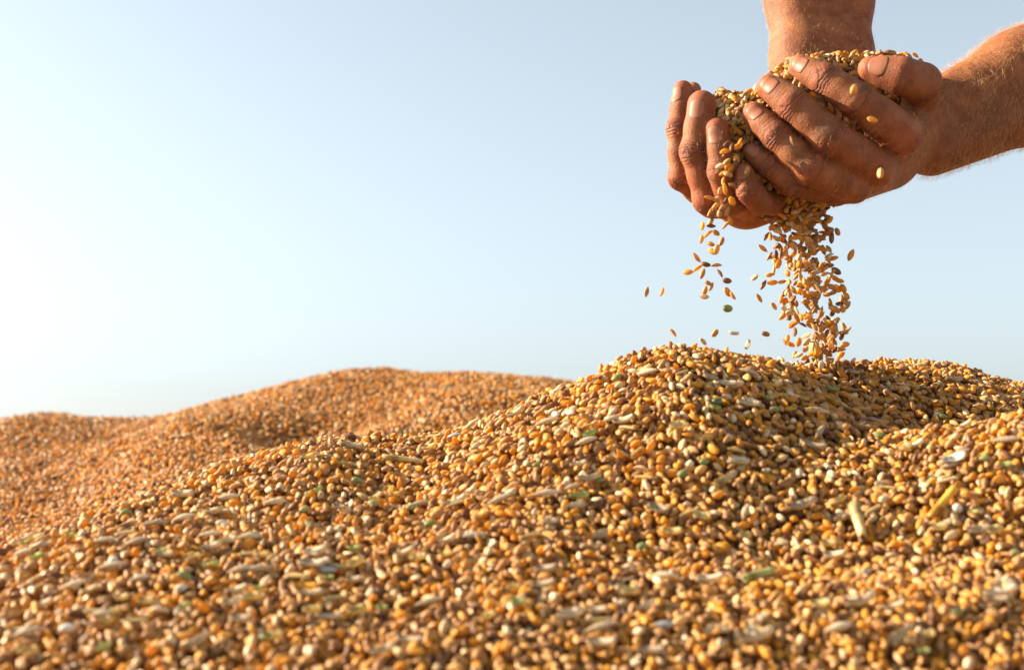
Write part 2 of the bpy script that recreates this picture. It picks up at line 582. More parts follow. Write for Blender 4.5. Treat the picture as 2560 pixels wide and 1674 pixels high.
def covered(name, sv, sf, pos, rot, size, tree, mat):
    """a surface with loose points that carry grains"""
    ns, npnt = len(sv), len(pos)
    me = bpy.data.meshes.new(name)
    me.vertices.add(ns + npnt)
    me.vertices.foreach_set("co", np.concatenate([sv, pos]).astype(np.float32).ravel())
    if len(sf):
        k = sf.shape[1]
        me.loops.add(sf.size); me.polygons.add(len(sf))
        me.loops.foreach_set("vertex_index", sf.astype(np.int32).ravel())
        me.polygons.foreach_set("loop_start", np.arange(0, sf.size, k, dtype=np.int32))
        me.polygons.foreach_set("use_smooth", np.ones(len(sf), bool))
    me.update(calc_edges=True)
    me.materials.append(mat)
    def at(nm, typ, arr, key):
        a = me.attributes.new(nm, typ, 'POINT'); a.data.foreach_set(key, arr)
    sel = np.zeros(ns + npnt, bool); sel[ns:] = True
    at("is_grain", 'BOOLEAN', sel, "value")
    shp = np.zeros(ns + npnt, np.int32); shp[ns:] = rng.choice(len(GRAIN), npnt, p=GRAIN_P)
    at("shape", 'INT', shp, "value")
    sz = np.zeros(ns + npnt, np.float32); sz[ns:] = size
    at("size", 'FLOAT', sz, "value")
    tr = np.zeros((ns + npnt, 3), np.float32); tr[ns:] = rot
    at("turn", 'FLOAT_VECTOR', tr.ravel(), "vector")
    o = link(name, me)
    md = o.modifiers.new("grain_cover", 'NODES'); md.node_group = tree
    return o


def project(p):
    q = p - np.array([0, 0, CAM_Z])
    d = q[:, 1] * CP + q[:, 2] * SP
    zc = -q[:, 1] * SP + q[:, 2] * CP
    return 1280 + q[:, 0] / d * F_PX, 837 - zc / d * F_PX, d


# ------------------------------------------------------------------ near heap grains
pn, rn = [], []
for dens, lo, hi, tilt in ((66000, -.0058, -.0022, .45), (66000, -.0012, .0026, .45)):
    x, y = jitter_grid(-.56, .74, .43, 1.24, dens, rng)
    yr = np.interp(x, NX, NY)
    keep = (x > -y * 0.36 * 1.35 - .02) & (x < y * 0.36 * 1.62 + .02) & (y < yr + .08)
    p_, r_ = scatter(near_h, x[keep], y[keep], lo, hi, tilt, 0.48, rng)
    pn.append(p_); rn.append(r_)
# a few grains perched on top
x, y = jitter_grid(-.50, .60, .43, 1.22, 5000, rng)
keep = (np.abs(x) < y * 0.36 * 1.22 + .02) & (y < np.interp(x, NX, NY) + .03)
p_, r_ = scatter(near_h, x[keep], y[keep], .002, .0042, .8, 1.2, rng)
pn.append(p_); rn.append(r_)
pn, rn = np.concatenate(pn), np.concatenate(rn)
sn = rng.normal(1.12, .10, len(pn)).clip(.85, 1.4)

# the 300 grains that show largest: nearest, upper layer, inside the picture
uu, vv, dd = project(pn)
top = pn[:, 2] - CAM_Z - near_h(pn[:, 0], pn[:, 1]) > 0.0003
inside = (uu > 10) & (uu < 2550) & (vv < 1668) & top
order = np.argsort(np.where(inside, dd, 9))[:300]
mask = np.zeros(len(pn), bool); mask[order] = True
grain_objs = []
for i, k in enumerate(order):
    o = link("wheat_grain", GRAIN[i % 7])
    o.location = pn[k]; o.rotation_euler = rn[k]; o.scale = (sn[k],) * 3
    tag(o, "out of focus wheat grain lying at the very front of the heap", "wheat grain", "wheat grains at the front edge of the near heap")
    grain_objs.append(o)
TREE = grain_tree(grain_objs[:7])

sv, sf = surface_grid(near_h, -2.2, 2.2, -1.6, 2.4, 300, 300)
sv[:, 2] -= 0.0066
o = covered("wheat_heap", sv, sf, pn[~mask], rn[~mask], sn[~mask], TREE, M_HEAP)
tag(o, "near heap of golden brown wheat grain rising to a peak below the hands", "wheat heap", kind="stuff")

# ------------------------------------------------------------------ far heap grains
pf, rf = [], []
for dens, lo, hi, tilt in ((66000, -.0030, .0004, .45), (34000, .0000, .0034, .5)):
    x, y = jitter_grid(-1.18, .34, 1.09, 2.31, dens, rng)
    q = x / y
    keep = (q > -.36 * 1.42) & (q < .12) & (y < np.interp(x, FX, FY) + .10)
    p_, r_ = scatter(far_h, x[keep], y[keep], lo, hi, tilt, 0.7, rng)
    pf.append(p_); rf.append(r_)
pf, rf = np.concatenate(pf), np.concatenate(rf)
sfz = rng.normal(1.15, .10, len(pf)).clip(.85, 1.4)
sv, sf = surface_grid(far_h, -4.2, 3.8, 0.9, 6.0, 300, 240)
sv[:, 2] -= 0.0066
o = covered("wheat_heap", sv, sf, pf, rf, sfz, TREE, M_HEAP)
tag(o, "blurred far heap of wheat with rounded humps against the pale sky", "wheat heap", kind="stuff")

# ------------------------------------------------------------------ hands: signed distance fields
def round_cone(p, a, b, r1, r2):
    ba = b - a
    l2 = float(ba @ ba)
    rr = r1 - r2
    a2 = l2 - rr * rr
    if a2 <= 1e-12:
        c, r = (a, r1) if r1 > r2 else (b, r2)
        return np.linalg.norm(p - c, axis=-1) - r
    il2 = 1.0 / l2
    pa = p - a
    y = pa @ ba
    z = y - l2
    w = pa * l2 - y[..., None] * ba
    x2 = (w * w).sum(-1)
    y2 = y * y * l2
    z2 = z * z * l2
    k = np.sign(rr) * rr * rr * x2
    d = (np.sqrt(x2 * a2 * il2) + y * rr) * il2 - r1
    c1 = np.sign(z) * a2 * z2 > k
    c2 = np.sign(y) * a2 * y2 < k
    d = np.where(c2, np.sqrt(x2 + y2) * il2 - r1, d)
    d = np.where(c1, np.sqrt(x2 + z2) * il2 - r2, d)
    return d


def smin(a, b, k):
    h = np.clip(k - np.abs(a - b), 0, None) / k
    return np.minimum(a, b) - h * h * k * 0.25


class Hand:
    def __init__(self, ox, oy, sc, d0):
        self.o, self.sc, self.d0 = (ox, oy), sc, d0
        self.fingers, self.palm, self.nails = [], [], []

    def pt(self, zu, zv, r, dz):
        d = self.d0 + dz * 0.001
        return P(self.o[0] + zu / self.sc, self.o[1] + zv / self.sc, d), r / self.sc / F_PX * d

    def chain(self, pts, thin=0.93, slim=0.95):
        q = [self.pt(u_, v_, r_ * (slim if i_ < len(pts) - 1 else 1), z_) for i_, (u_, v_, r_, z_) in enumerate(pts)]
        out = [q[0]]
        for a, b in zip(q[:-1], q[1:]):
            out.append(((a[0] + b[0]) / 2, (a[1] + b[1]) / 2 * thin))
            out.append(b)
        return out

    def finger(self, pts, thin=0.93):
        self.fingers.append(self.chain(pts, thin))

    def bone(self, *pts):
        q = [self.pt(*p) for p in pts]
        self.palm += list(zip(q[:-1], q[1:]))

    def sdf(self, p):
        shp = p.shape[:-1]
        p = p.reshape(-1, 3)
        D = np.full(len(p), 1.0)

        def seg_eval(segs, k, margin=0.03):
            out = np.full(len(p), 0.5)
            for (a, ra), (b, rb) in segs:
                lo = np.minimum(a - ra, b - rb) - margin
                hi = np.maximum(a + ra, b + rb) + margin
                m = ((p > lo) & (p < hi)).all(1)
                if m.any():
                    d = round_cone(p[m], a, b, ra, rb)
                    out[m] = smin(out[m], d, k)
            return out
        dp = seg_eval(self.palm, 0.012)
        D = dp
        for f in self.fingers:
            df = seg_eval(list(zip(f[:-1], f[1:])), 0.004)
            D = np.minimum(D, smin(df, dp, 0.007)) if D is dp else smin(D, smin(df, dp, 0.006), 0.0006)
        return D.reshape(shp)

    def finger_sdf(self, fi, p):
        f = self.fingers[fi]
        D = np.full(len(p), .5)
        for (a, ra), (b, rb) in zip(f[:-1], f[1:]):
            D = smin(D, round_cone(p, a, b, ra, rb), .004)
        return D

    def bounds(self):
        pts = [s for f in self.fingers for s in f] + [s for b in self.palm for s in b]
        lo = np.min([c - r for c, r in pts], 0) - .006
        hi = np.max([c + r for c, r in pts], 0) + .006
        return lo, hi


def surface_nets(sdf, lo, hi, h):
    n_ = np.ceil((hi - lo) / h).astype(int) + 1
    ax = [lo[i] + np.arange(n_[i]) * h for i in range(3)]
    C = 5                                   # look coarsely first, then only near the surface
    m_ = (n_ + C - 1) // C + 1
    cax = [lo[i] + (np.arange(m_[i]) + 0.4) * h * C for i in range(3)]
    cg = np.stack(np.meshgrid(*cax, indexing='ij'), -1)
    cD = sdf(cg).astype(np.float32)
    up = lambda a: a.repeat(C, 0).repeat(C, 1).repeat(C, 2)[:n_[0], :n_[1], :n_[2]]
    D = up(cD)
    near_ = np.argwhere(up(np.abs(cD) < h * C * 1.35))
    pts_ = lo + near_ * h
    val = np.concatenate([sdf(pts_[k:k + 120000]) for k in range(0, len(pts_), 120000)])
    D[tuple(near_.T)] = val
    ins = D < 0
    cnt = sum(ins[a:n_[0] - 1 + a, b:n_[1] - 1 + b, c:n_[2] - 1 + c].astype(np.int8) for a in (0, 1) for b in (0, 1) for c in (0, 1))
    act = (cnt > 0) & (cnt < 8)
    cells = np.argwhere(act)
    vid = np.full(act.shape, -1, np.int64); vid[act] = np.arange(len(cells))
    acc = np.zeros((len(cells), 3)); num = np.zeros(len(cells))
    for axis in range(3):
        o1, o2 = [a for a in range(3) if a != axis]
        for b in (0, 1):
            for c in (0, 1):
                off = np.zeros(3, int); off[o1] = b; off[o2] = c
                e = off.copy(); e[axis] = 1
                A = cells + off; B = cells + e
                da, db = D[tuple(A.T)], D[tuple(B.T)]
                m = (da < 0) != (db < 0)
                t = da[m] / (da[m] - db[m])
                acc[m] += A[m] + t[:, None] * (np.eye(3)[axis])
                num[m] += 1
    verts = lo + acc / num[:, None] * h
    faces = []
    for axis in range(3):
        o1, o2 = [(1, 2), (2, 0), (0, 1)][axis]
        sl_a = [slice(None)] * 3; sl_b = [slice(None)] * 3
        sl_a[axis] = slice(0, -1); sl_b[axis] = slice(1, None)
        ia, ib = ins[tuple(sl_a)], ins[tuple(sl_b)]
        ed = np.argwhere(ia != ib)
        ok = (ed[:, o1] > 0) & (ed[:, o2] > 0) & (ed[:, o1] < n_[o1] - 1) & (ed[:, o2] < n_[o2] - 1)
        ed = ed[ok]
        flip = ins[tuple(ed.T)]
        q = []
        for b, c in ((1, 1), (0, 1), (0, 0), (1, 0)):
            k = ed.copy(); k[:, o1] -= b; k[:, o2] -= c
            q.append(vid[tuple(k.T)])
        q = np.stack(q, -1)
        q[~flip] = q[~flip][:, ::-1]
        faces.append(q)
    return verts, np.concatenate(faces)


def sdf_normals(sdf, p, e=0.0006):
    g = np.stack([sdf(p + np.eye(3)[i] * e) - sdf(p - np.eye(3)[i] * e) for i in range(3)], -1)
    return g / np.maximum(np.linalg.norm(g, axis=1, keepdims=True), 1e-9)


def seg_param(p, a, b):
    ab = b - a
    t = np.clip(((p - a) @ ab) / (ab @ ab), 0, 1)
    return t, np.linalg.norm(p - a - t[:, None] * ab, axis=1)


def build_arm(hand, parent, dorsal, knuckles, stains, h=0.0013, label=None):
    lo, hi = hand.bounds()
    v, f = surface_nets(hand.sdf, lo, hi, h)
    # relax a little
    ed = np.concatenate([f[:, [0, 1]], f[:, [1, 2]], f[:, [2, 3]], f[:, [3, 0]]])
    for it in range(2):
        acc = np.zeros_like(v); num = np.zeros(len(v))
        np.add.at(acc, ed[:, 0], v[ed[:, 1]]); np.add.at(num, ed[:, 0], 1)
        np.add.at(acc, ed[:, 1], v[ed[:, 0]]); np.add.at(num, ed[:, 1], 1)
        v = v * 0.5 + 0.5 * acc / num[:, None]
    v = v - 0.6 * hand.sdf(v)[:, None] * sdf_normals(hand.sdf, v)
    me = bpy.data.meshes.new("arm")
    me.vertices.add(len(v)); me.vertices.foreach_set("co", v.astype(np.float32).ravel())
    me.loops.add(f.size); me.polygons.add(len(f))
    me.loops.foreach_set("vertex_index", f.astype(np.int32).ravel())
    me.polygons.foreach_set("loop_start", np.arange(0, f.size, 4, dtype=np.int32))
    me.polygons.foreach_set("use_smooth", np.ones(len(f), bool))
    me.update(calc_edges=True)
    me.materials.append(M_SKIN)
    # masks that follow the anatomy
    red = np.zeros(len(v)); crease = np.zeros(len(v)); axial = np.zeros(len(v)); best = np.full(len(v), 9.0)
    for fg in hand.fingers:
        s0 = 0.0
        for k, ((a, ra), (b, rb)) in enumerate(zip(fg[:-1], fg[1:])):
            t, d = seg_param(v, a, b)
            L = np.linalg.norm(b - a)
            m = d - (ra + rb) / 2 < best
            axial[m] = (s0 + t * L)[m]
            best[m] = (d - (ra + rb) / 2)[m]
            s0 += L
        for j in range(2, len(fg) - 1, 2):
            c, r = fg[j]
            dist = np.linalg.norm(v - c, axis=1)
            along = np.abs((v - c) @ ((fg[j + 1][0] - fg[j - 1][0]) / np.linalg.norm(fg[j + 1][0] - fg[j - 1][0])))
            crease = np.maximum(crease, np.exp(-(along / (0.0052)) ** 2) * (dist < r * 1.5))
            red = np.maximum(red, 0.45 * np.exp(-(along / 0.006) ** 2) * (dist < r * 1.5))
        c, r = fg[0]
        red = np.maximum(red, 0.55 * np.exp(-(np.linalg.norm(v - c, axis=1) / (r * 1.35)) ** 4))
    for c, r, w in knuckles:
        red = np.maximum(red, w * np.exp(-(np.linalg.norm(v - c, axis=1) / r) ** 2))
    stain = np.zeros(len(v)) + 0.16 + 0.55 * crease
    for c, r, w in stains:
        stain = np.maximum(stain, w * np.exp(-(np.linalg.norm(v - c, axis=1) / r) ** 2))
    for nm, arr in (("red", red), ("crease", crease), ("axial", axial), ("stain", stain)):
        a = me.attributes.new(nm, 'FLOAT', 'POINT'); a.data.foreach_set("value", arr.astype(np.float32))
    o = link("arm", me, parent)
    if label: o["label"] = label
    return o, v


def add_nail(hand, arm, fi, normal, length, width, shift):
    (tip, r), (nx_, _) = hand.fingers[fi][0], hand.fingers[fi][2]
    a = tip - nx_; a /= np.linalg.norm(a)
    nrm = np.array(normal, float); nrm -= a * (nrm @ a); nrm /= np.linalg.norm(nrm)
    s = np.cross(a, nrm)
    N, M_ = 17, 15
    vs_, rim, lun, fs = [], [], [], []
    pts = []
    for i in range(N):
        for j in range(M_):
            p, q = -1 + 2 * i / (N - 1), -1 + 2 * j / (M_ - 1)
            # squarish-round outline
            pe = p * math.sqrt(1 - 0.5 * q * q); qe = q * math.sqrt(1 - 0.5 * p * p)
            ang = qe * width / 2 / r
            base = tip + a * (shift + pe * length / 2)
            dirv = nrm * math.cos(ang) + s * math.sin(ang)
            pts.append((base, dirv)); edge = max(abs(p), abs(q))
            rim.append(1.0 if edge > 0.95 else (0.45 if edge > 0.84 else 0.0))
            lun.append(0.5 * math.exp(-((p + 0.95) / 0.28) ** 2 - (q / 0.6) ** 2) + 0.35 * (1 if p > 0.82 else 0))
    base = np.array([b for b, _ in pts]); dirv = np.array([d for _, d in pts])
    t = np.full(len(pts), r * 1.6)
    for _ in range(14):
        t -= hand.finger_sdf(fi, base + dirv * t[:, None]) * 0.9
    edge = np.array([max(abs(-1 + 2 * i / (N - 1)), abs(-1 + 2 * j / (M_ - 1))) for i in range(N) for j in range(M_)])
    lift = np.where(edge > 0.97, -0.0004, 0.00045 - 0.0003 * edge ** 4)
    vs_ = base + dirv * (t + lift)[:, None]
    for i in range(N - 1):
        for j in range(M_ - 1):
            k = i * M_ + j
            fs.append((k, k + M_, k + M_ + 1, k + 1))
    me = mesh_from("fingernail", vs_, fs, M_NAIL)
    for nm, arr in (("rim", rim), ("lunula", lun)):
        at = me.attributes.new(nm, 'FLOAT', 'POINT'); at.data.foreach_set("value", np.array(arr, np.float32))
    o = link("fingernail", me, arm)
    return o


def add_hair(hand, arm, v, pick, direction, count, length, width, label):
    """fine golden hairs rooted in the skin, all of one arm in one part"""
    idx = np.flatnonzero(pick)
    idx = rng.choice(idx, count)
    root = v[idx] + rng.normal(0, .0006, (count, 3))
    nrm = sdf_normals(hand.sdf, root)
    root = root - nrm * hand.sdf(root)[:, None]
    d = np.array(direction, float)[None] + rng.normal(0, .38, (count, 3))
    d -= nrm * (d * nrm).sum(1, keepdims=True)
    d /= np.maximum(np.linalg.norm(d, axis=1, keepdims=True), 1e-9)
    L = length * rng.uniform(.45, 1.25, count)[:, None]
    p0 = root - nrm * .0003
    p1 = root + nrm * L * .30 + d * L * .42
    p2 = root + nrm * L * rng.uniform(.12, .5, count)[:, None] + d * L * .95
    side = np.cross(d, nrm)
    w = width
    V = np.stack([p0 + side * w, p0 - side * w, p0 + nrm * w * 1.6, p1 + side * w * .8, p1 - side * w * .8, p1 + nrm * w * 1.3, p2], 1).reshape(-1, 3)
    base = (np.arange(count) * 7)[:, None, None]
    F4 = (np.array([[0, 1, 4, 3], [1, 2, 5, 4], [2, 0, 3, 5]])[None] + base).reshape(-1, 4)
    F3 = (np.array([[3, 4, 6], [4, 5, 6], [5, 3, 6]])[None] + base).reshape(-1, 3)
    me = bpy.data.meshes.new("arm_hair")
    me.from_pydata(V.tolist(), [], F4.tolist() + F3.tolist())
    me.materials.append(M_HAIR)
    me.update()
    o = link("arm_hair", me, arm)
    o["label"] = label; o["kind"] = "stuff"
    return o


person = bpy.data.objects.new("person", None)
person.empty_display_size = 0.05
person.location = (0, 0, 0)
COL.objects.link(person)
tag(person, "bare forearms and two cupped hands of a person pouring wheat grain", "person")

# the hand whose back faces the camera (its forearm leaves to the side)
A = Hand(1860, 100, 3.537, 0.845)
A.finger([(1120, 255, 118, 8), (1395, 318, 168, 2), (1572, 375, 172, 14), (1560, 640, 150, 55)], 0.97)          # thumb
A.finger([(500, 235, 112, 8), (715, 347, 138, -3), (1000, 535, 165, -9), (1400, 835, 188, 0)], 0.955)                # index
A.finger([(225, 418, 120, 4), (425, 558, 143, -6), (755, 850, 166, -10), (1160, 1130, 182, 4)], 0.95)              # middle
A.finger([(88, 655, 114, 9), (285, 850, 130, -1), (590, 1140, 152, -5), (970, 1290, 160, 8)], 0.95)                # ring
A.finger([(75, 995, 92, 14), (240, 1122, 106, 7), (450, 1268, 120, 6), (800, 1345, 118, 16)], 0.95)                # little
A.bone((1420, 825, 150, 14), (1540, 720, 172, 55))
A.bone((1180, 1115, 146, 18), (1420, 900, 190, 55))
A.bone((990, 1275, 128, 20), (1330, 1040, 190, 58))
A.bone((800, 1330, 112, 20), (1270, 1120, 190, 60))
A.bone((1300, 900, 200, 40), (1500, 830, 240, 80))


def px(zx, zy, org=(1860, 100), sc=3.537):
    return ((zx - org[0]) * sc, (zy - org[1]) * sc)


for off, r0, r1, r2 in ((-1, 60, 84, 118), (1, 62, 84, 112)):
    a = px(2310 + .42 * 46 * off, 335 + .91 * 46 * off)
    b = px(2560 + .42 * 52 * off, 219 + .91 * 52 * off)
    c = px(2960 + .42 * 52 * off, 30 + .91 * 52 * off)
    e = px(3230 + .42 * 40 * off, -95 + .91 * 40 * off)
    g_ = px(3330 + 30 * off, -800)
    A.bone((*a, r0 * 3.537, 76), (*b, r1 * 3.537, 84), (*c, r2 * 3.537, 110), (*e, 105 * 3.537, 140), (*g_, 125 * 3.537, 260))
kn = [(A.pt(1470, 930, 1, -25)[0], .021, .8), (A.pt(1230, 1260, 1, -20)[0], .018, .7), (A.pt(985, 1330, 1, -20)[0], .014, .4),
      (A.pt(1395, 320, 1, -10)[0], .014, .5)]
st = [(A.pt(690, 780, 1, -20)[0], .010, 1.0), (A.pt(505, 1060, 1, -16)[0], .011, 1.0), (A.pt(1460, 250, 1, -12)[0], .014, .6),
      (A.pt(1000, 560, 1, -22)[0], .010, .5)]
armA, vA = build_arm(A, person, (0, -1, 0), kn, st, label="forearm and hand with its back turned to the camera, thumb on top")
add_nail(A, armA, 0, (0.05, -1, .05), .0120, .0140, -.0045)
add_nail(A, armA, 1, (-.12, -1, -.22), .0112, .0112, -.0030)
add_nail(A, armA, 2, (-.12, -1, -.18), .0120, .0116, -.0030)
add_nail(A, armA, 3, (-.12, -1, -.15), .0112, .0108, -.0028)
add_nail(A, armA, 4, (-.12, -1, -.05), .0095, .0088, -.0022)

# the hand whose curled fingers show (its forearm comes down from above)
B = Hand(1640, 160, 3.706, 0.865)
B.finger([(250, 245, 98, 24), (205, 600, 108, 16), (225, 1055, 112, 16), (520, 1270, 135, 48)], 0.93)              # index
B.fingers.append(B.chain([(345, 240, 78, 42), (300, 330, 92, 30), (225, 560, 95, 20)], 0.98))
B.finger([(425, 378, 142, 0), (352, 810, 134, -2), (480, 1255, 140, 4), (780, 1330, 150, 40)], 0.92)               # middle
B.finger([(565, 612, 124, -8), (602, 1000, 124, -12), (690, 1275, 132, -2), (930, 1320, 150, 32)], 0.92)          # ring
B.finger([(812, 1010, 98, -14), (862, 1175, 112, -18), (965, 1285, 118, -8), (1180, 1270, 130, 24)], 0.95)        # little
B.finger([(600, 350, 72, 72), (800, 430, 98, 78), (1080, 560, 140, 88), (1300, 760, 190, 100)], 0.97)               # thumb
B.bone((780, 1330, 150, 40), (1300, 1000, 230, 80))
B.bone((520, 1270, 135, 48), (1250, 900, 230, 100))
B.bone((930, 1320, 150, 32), (1400, 1060, 220, 70))
B.bone((1180, 1270, 125, 26), (1480, 1050, 210, 66))
B.bone((820, 1340, 128, 34), (1100, 1200, 200, 60))
B.bone((1350, 950, 240, 90), (1500, 620, 260, 122))
for off in (-1, 1):
    a = px(2052 + 40 * off, 330, (1640, 160), 3.706)
    b = px(2055 + 46 * off, 150, (1640, 160), 3.706)
    c = px(2048 + 50 * off, 0, (1640, 160), 3.706)
    e = px(2040 + 52 * off, -330, (1640, 160), 3.706)
    B.bone((*a, 71 * 3.706, 124), (*b, 75 * 3.706, 146), (*c, 77 * 3.706, 160), (*e, 94 * 3.706, 200),
           (*px(2060 + 45 * off, -720, (1640, 160), 3.706), 98 * 3.706, 240), (*px(2420 + 30 * off, -1250, (1640, 160), 3.706), 115 * 3.706, 330))
kn = [(B.pt(440, 1320, 1, -8)[0], .014, .8), (B.pt(180, 1090, 1, 0)[0], .012, .8), (B.pt(830, 1450, 1, 0)[0], .018, .6),
      (B.pt(650, 1280, 1, -14)[0], .010, .5)]
st = [(B.pt(300, 880, 1, -12)[0], .012, .5), (B.pt(560, 1040, 1, -22)[0], .008, .5)]
armB, vB = build_arm(B, person, (0, -1, 0), kn, st, label="forearm from above and hand with four curled fingertips pointing up")
add_nail(B, armB, 0, (-.75, -.75, 0), .0120, .0100, -.0055)
add_nail(B, armB, 2, (-.42, -.9, 0), .0125, .0118, -.0050)
add_nail(B, armB, 3, (-.38, -.9, 0), .0118, .0108, -.0050)
add_nail(B, armB, 4, (-.30, -.9, 0), .0095, .0092, -.0020)

uA, wA, dA = project(vA)
pick = (uA > 2300) & (uA < 2620) & (dA > .905)
add_hair(A, armA, vA, pick, (-.35, -.1, -.75), 4200, .0085, .000042, "fine golden hair on the forearm")
pick = (dA > .80) & (dA < .90) & (uA > 2060) & (uA < 2330) & (wA > 290)
add_hair(A, armA, vA, pick, (-.5, 0, -.6), 500, .0055, .00004, "short pale hair on the back of the hand")
uB, wB, dB = project(vB)
pick = (wB < 190) & (wB > -60)
add_hair(B, armB, vB, pick, (-.2, 0, -.8), 700, .0055, .00004, "fine pale hair on the upright forearm")
pick = (uB < 1850) & (wB > 330) & (wB < 540)
add_hair(B, armB, vB, pick, (-.1, -.1, .8), 500, .0035, .000035, "tiny hairs on the fingers")


def hands_sdf(p):
    return np.minimum(A.sdf(p), B.sdf(p))


# ------------------------------------------------------------------ grain held in the hands
blobs = [(2010, 195, .890, .0135), (2080, 205, .900, .015), (2130, 190, .900, .0125), (2200, 172, .905, .0100), (2260, 178, .910, .0095),
         (1960, 260, .895, .019), (2050, 280, .900, .025), (1900, 330, .890, .022), (1980, 380, .890, .026), (1830, 305, .890, .0135),
         (1802, 268, .900, .0095), (1832, 352, .874, .0120), (1935, 452, .886, .024), (2000, 470, .892, .022), (1868, 400, .876, .014),
         (2215, 232, .912, .0150), (2150, 255, .905, .020)]
bl = [(P(u, v, d), r) for u, v, d, r in blobs]


def blob_sdf(p):
    D = np.full(p.shape[:-1], 1.0)
    for c, r in bl:
        D = smin(D, np.linalg.norm(p - c, axis=-1) - r, 0.012)
    return D


lo = np.min([c - r for c, r in bl], 0) - .008
hi = np.max([c + r for c, r in bl], 0) + .008
bv, bf = surface_nets(lambda p: np.maximum(blob_sdf(p), -hands_sdf(p) + .0015), lo, hi, 0.0026)
pick = rng.random(len(bv)) < 0.36
hp = bv[pick]
hp = hp + rng.normal(0, .0009, hp.shape)
hd = hands_sdf(hp)
hp = hp[hd > 0.0012]
# which of them the camera can see past the hands
vis = np.ones(len(hp), bool)
camp = np.array([0, 0, CAM_Z])
for t in np.linspace(.006, .16, 40):
    dirc = camp - hp
    dirc /= np.linalg.norm(dirc, axis=1, keepdims=True)
    q = hp + dirc * t
    vis &= (hands_sdf(q) > -0.0005)
    if t > .012:
        vis &= (blob_sdf(q) > -0.001)
nrm = sdf_normals(blob_sdf, hp)
nh = len(hp)
dirs = rng.normal(0, 1, (nh, 3))
nn = nrm + rng.normal(0, .45, (nh, 3)); nn /= np.linalg.norm(nn, axis=1, keepdims=True)
hr = eulers(frames(nn, dirs))
hs = rng.normal(1.05, .09, nh).clip(.85, 1.25)
uh, vh, dh = project(hp)
sel = np.flatnonzero(vis)
sel = sel[np.argsort(dh[sel])][:285]          # the nearest show largest; the rest stay in the handful
vis = np.zeros(len(hp), bool); vis[sel] = True
for k in sel:
    o = link("held_grain", GRAIN[int(rng.integers(0, 6))])
    o.location = hp[k]; o.rotation_euler = hr[k]; o.scale = (hs[k],) * 3
    if uh[k] < 1875:
        tag(o, "wheat grain lying between the curled fingertips and the other hand", "wheat grain", "wheat grains held between the two hands")
    elif vh[k] > 420:
        tag(o, "wheat grain slipping out underneath the cupped hands", "wheat grain", "wheat grains slipping out under the hands")
    else:
        tag(o, "wheat grain held behind the index finger and thumb", "wheat grain", "wheat grains held behind finger and thumb")
core = surface_nets(lambda p: np.maximum(blob_sdf(p) + .0018, -hands_sdf(p) + .0025), lo, hi, 0.003)
o = covered("grain_handful", core[0], core[1], hp[~vis], hr[~vis], hs[~vis], TREE, M_HEAP)
tag(o, "handful of wheat cupped in the two hands", "wheat handful", kind="stuff")
print("held grains", len(sel), "of", nh, "arm verts", len(vA), len(vB), "near", len(pn), "far", len(pf))

# ------------------------------------------------------------------ falling grain
def falling(u, v, d, label, group, ang=None, mesh=None, name="falling_grain", cat="wheat grain", sc=1.0):
    o = link(name, mesh or GRAIN[random.randrange(6)])
    o.location = P(u, v, d)
    if ang is None:
        q = Vector((random.gauss(0, 1), random.gauss(0, .6), random.gauss(0, 1.15))).normalized()
    else:       # seen angle in the picture, degrees from horizontal
        a = math.radians(ang)
        q = Vector((math.cos(a), random.gauss(0, .3), math.sin(a))).normalized()
    rot = q.to_track_quat('X', 'Z').to_matrix() @ Matrix.Rotation(random.uniform(0, 6.28), 3, 'X')
    o.rotation_euler = rot.to_euler()
    s = random.gauss(1.07, .07) * sc
    o.scale = (s, s, s)
    return tag(o, label, cat, group)


Z4 = lambda zx, zy: (1560 + zx / 3.241, 480 + zy / 3.241)
Z2 = lambda zx, zy: (1640 + zx / 3.706, 160 + zy / 3.706)
left_lab = ("wheat grain falling in the thin trickle past the curled fingers", "wheat grains trickling past the curled fingers")
for zx, zy, a in [(665, 745, 35), (705, 775, 80), (640, 810, 20), (650, 840, 30), (705, 880, 60), (735, 930, 80), (598, 945, 15), (660, 945, 70),
                  (690, 970, 60), (655, 905, 40), (632, 1015, 20), (668, 1025, 160), (630, 1085, 78), (715, 1118, 165), (598, 1175, 70),
                  (638, 1160, 100), (498, 1245, 170), (570, 1250, 15), (655, 1265, 60), (705, 1270, 115), (555, 1310, 45), (530, 1365, 75),
                  (590, 1385, 80), (660, 1370, 70), (690, 1450, 110), (495, 1375, 65), (655, 1490, 45), (530, 1400, 70), (620, 1330, 40),
                  (845, 985, 75), (745, 880, 100), (760, 760, 30), (780, 735, 70)]:
    u, v = Z2(zx, zy)
    falling(u, v, .842 + random.uniform(-.006, .006), *left_lab, ang=a, name="trickling_grain")
low_lab = ("wheat grain falling in the loose scatter under the curled fingers", "wheat grains scattered in the air under the curled fingers")
for zx, zy, a in [(635, 275, 82), (705, 275, 0), (700, 240, 60), (685, 345, 40), (745, 330, -30), (628, 380, 80), (705, 420, -25), (790, 400, 65),
                  (750, 465, 75), (715, 480, -35), (592, 530, -50), (520, 650, 0), (600, 618, 35), (665, 585, -12), (750, 597, 5), (637, 660, 70),
                  (775, 660, -60), (835, 718, -8), (685, 735, -30), (703, 765, 65), (655, 797, 75), (652, 848, -5), (838, 808, -60), (882, 835, -58),
                  (395, 1140, -48), (738, 1142, 55), (640, 1212, -38), (566, 1255, 45)]:
    u, v = Z4(zx, zy)
    falling(u, v, .85 + random.uniform(-.02, .02), *low_lab, ang=a, name="trickling_grain")
u, v = Z4(185, 808); falling(u, v, .85, "lone falling wheat grain farthest out beyond the thin trickle", None, ang=80)
u, v = Z4(305, 806); falling(u, v, .85, "lone falling wheat grain, inner one of two beside the trickle", None, ang=70)
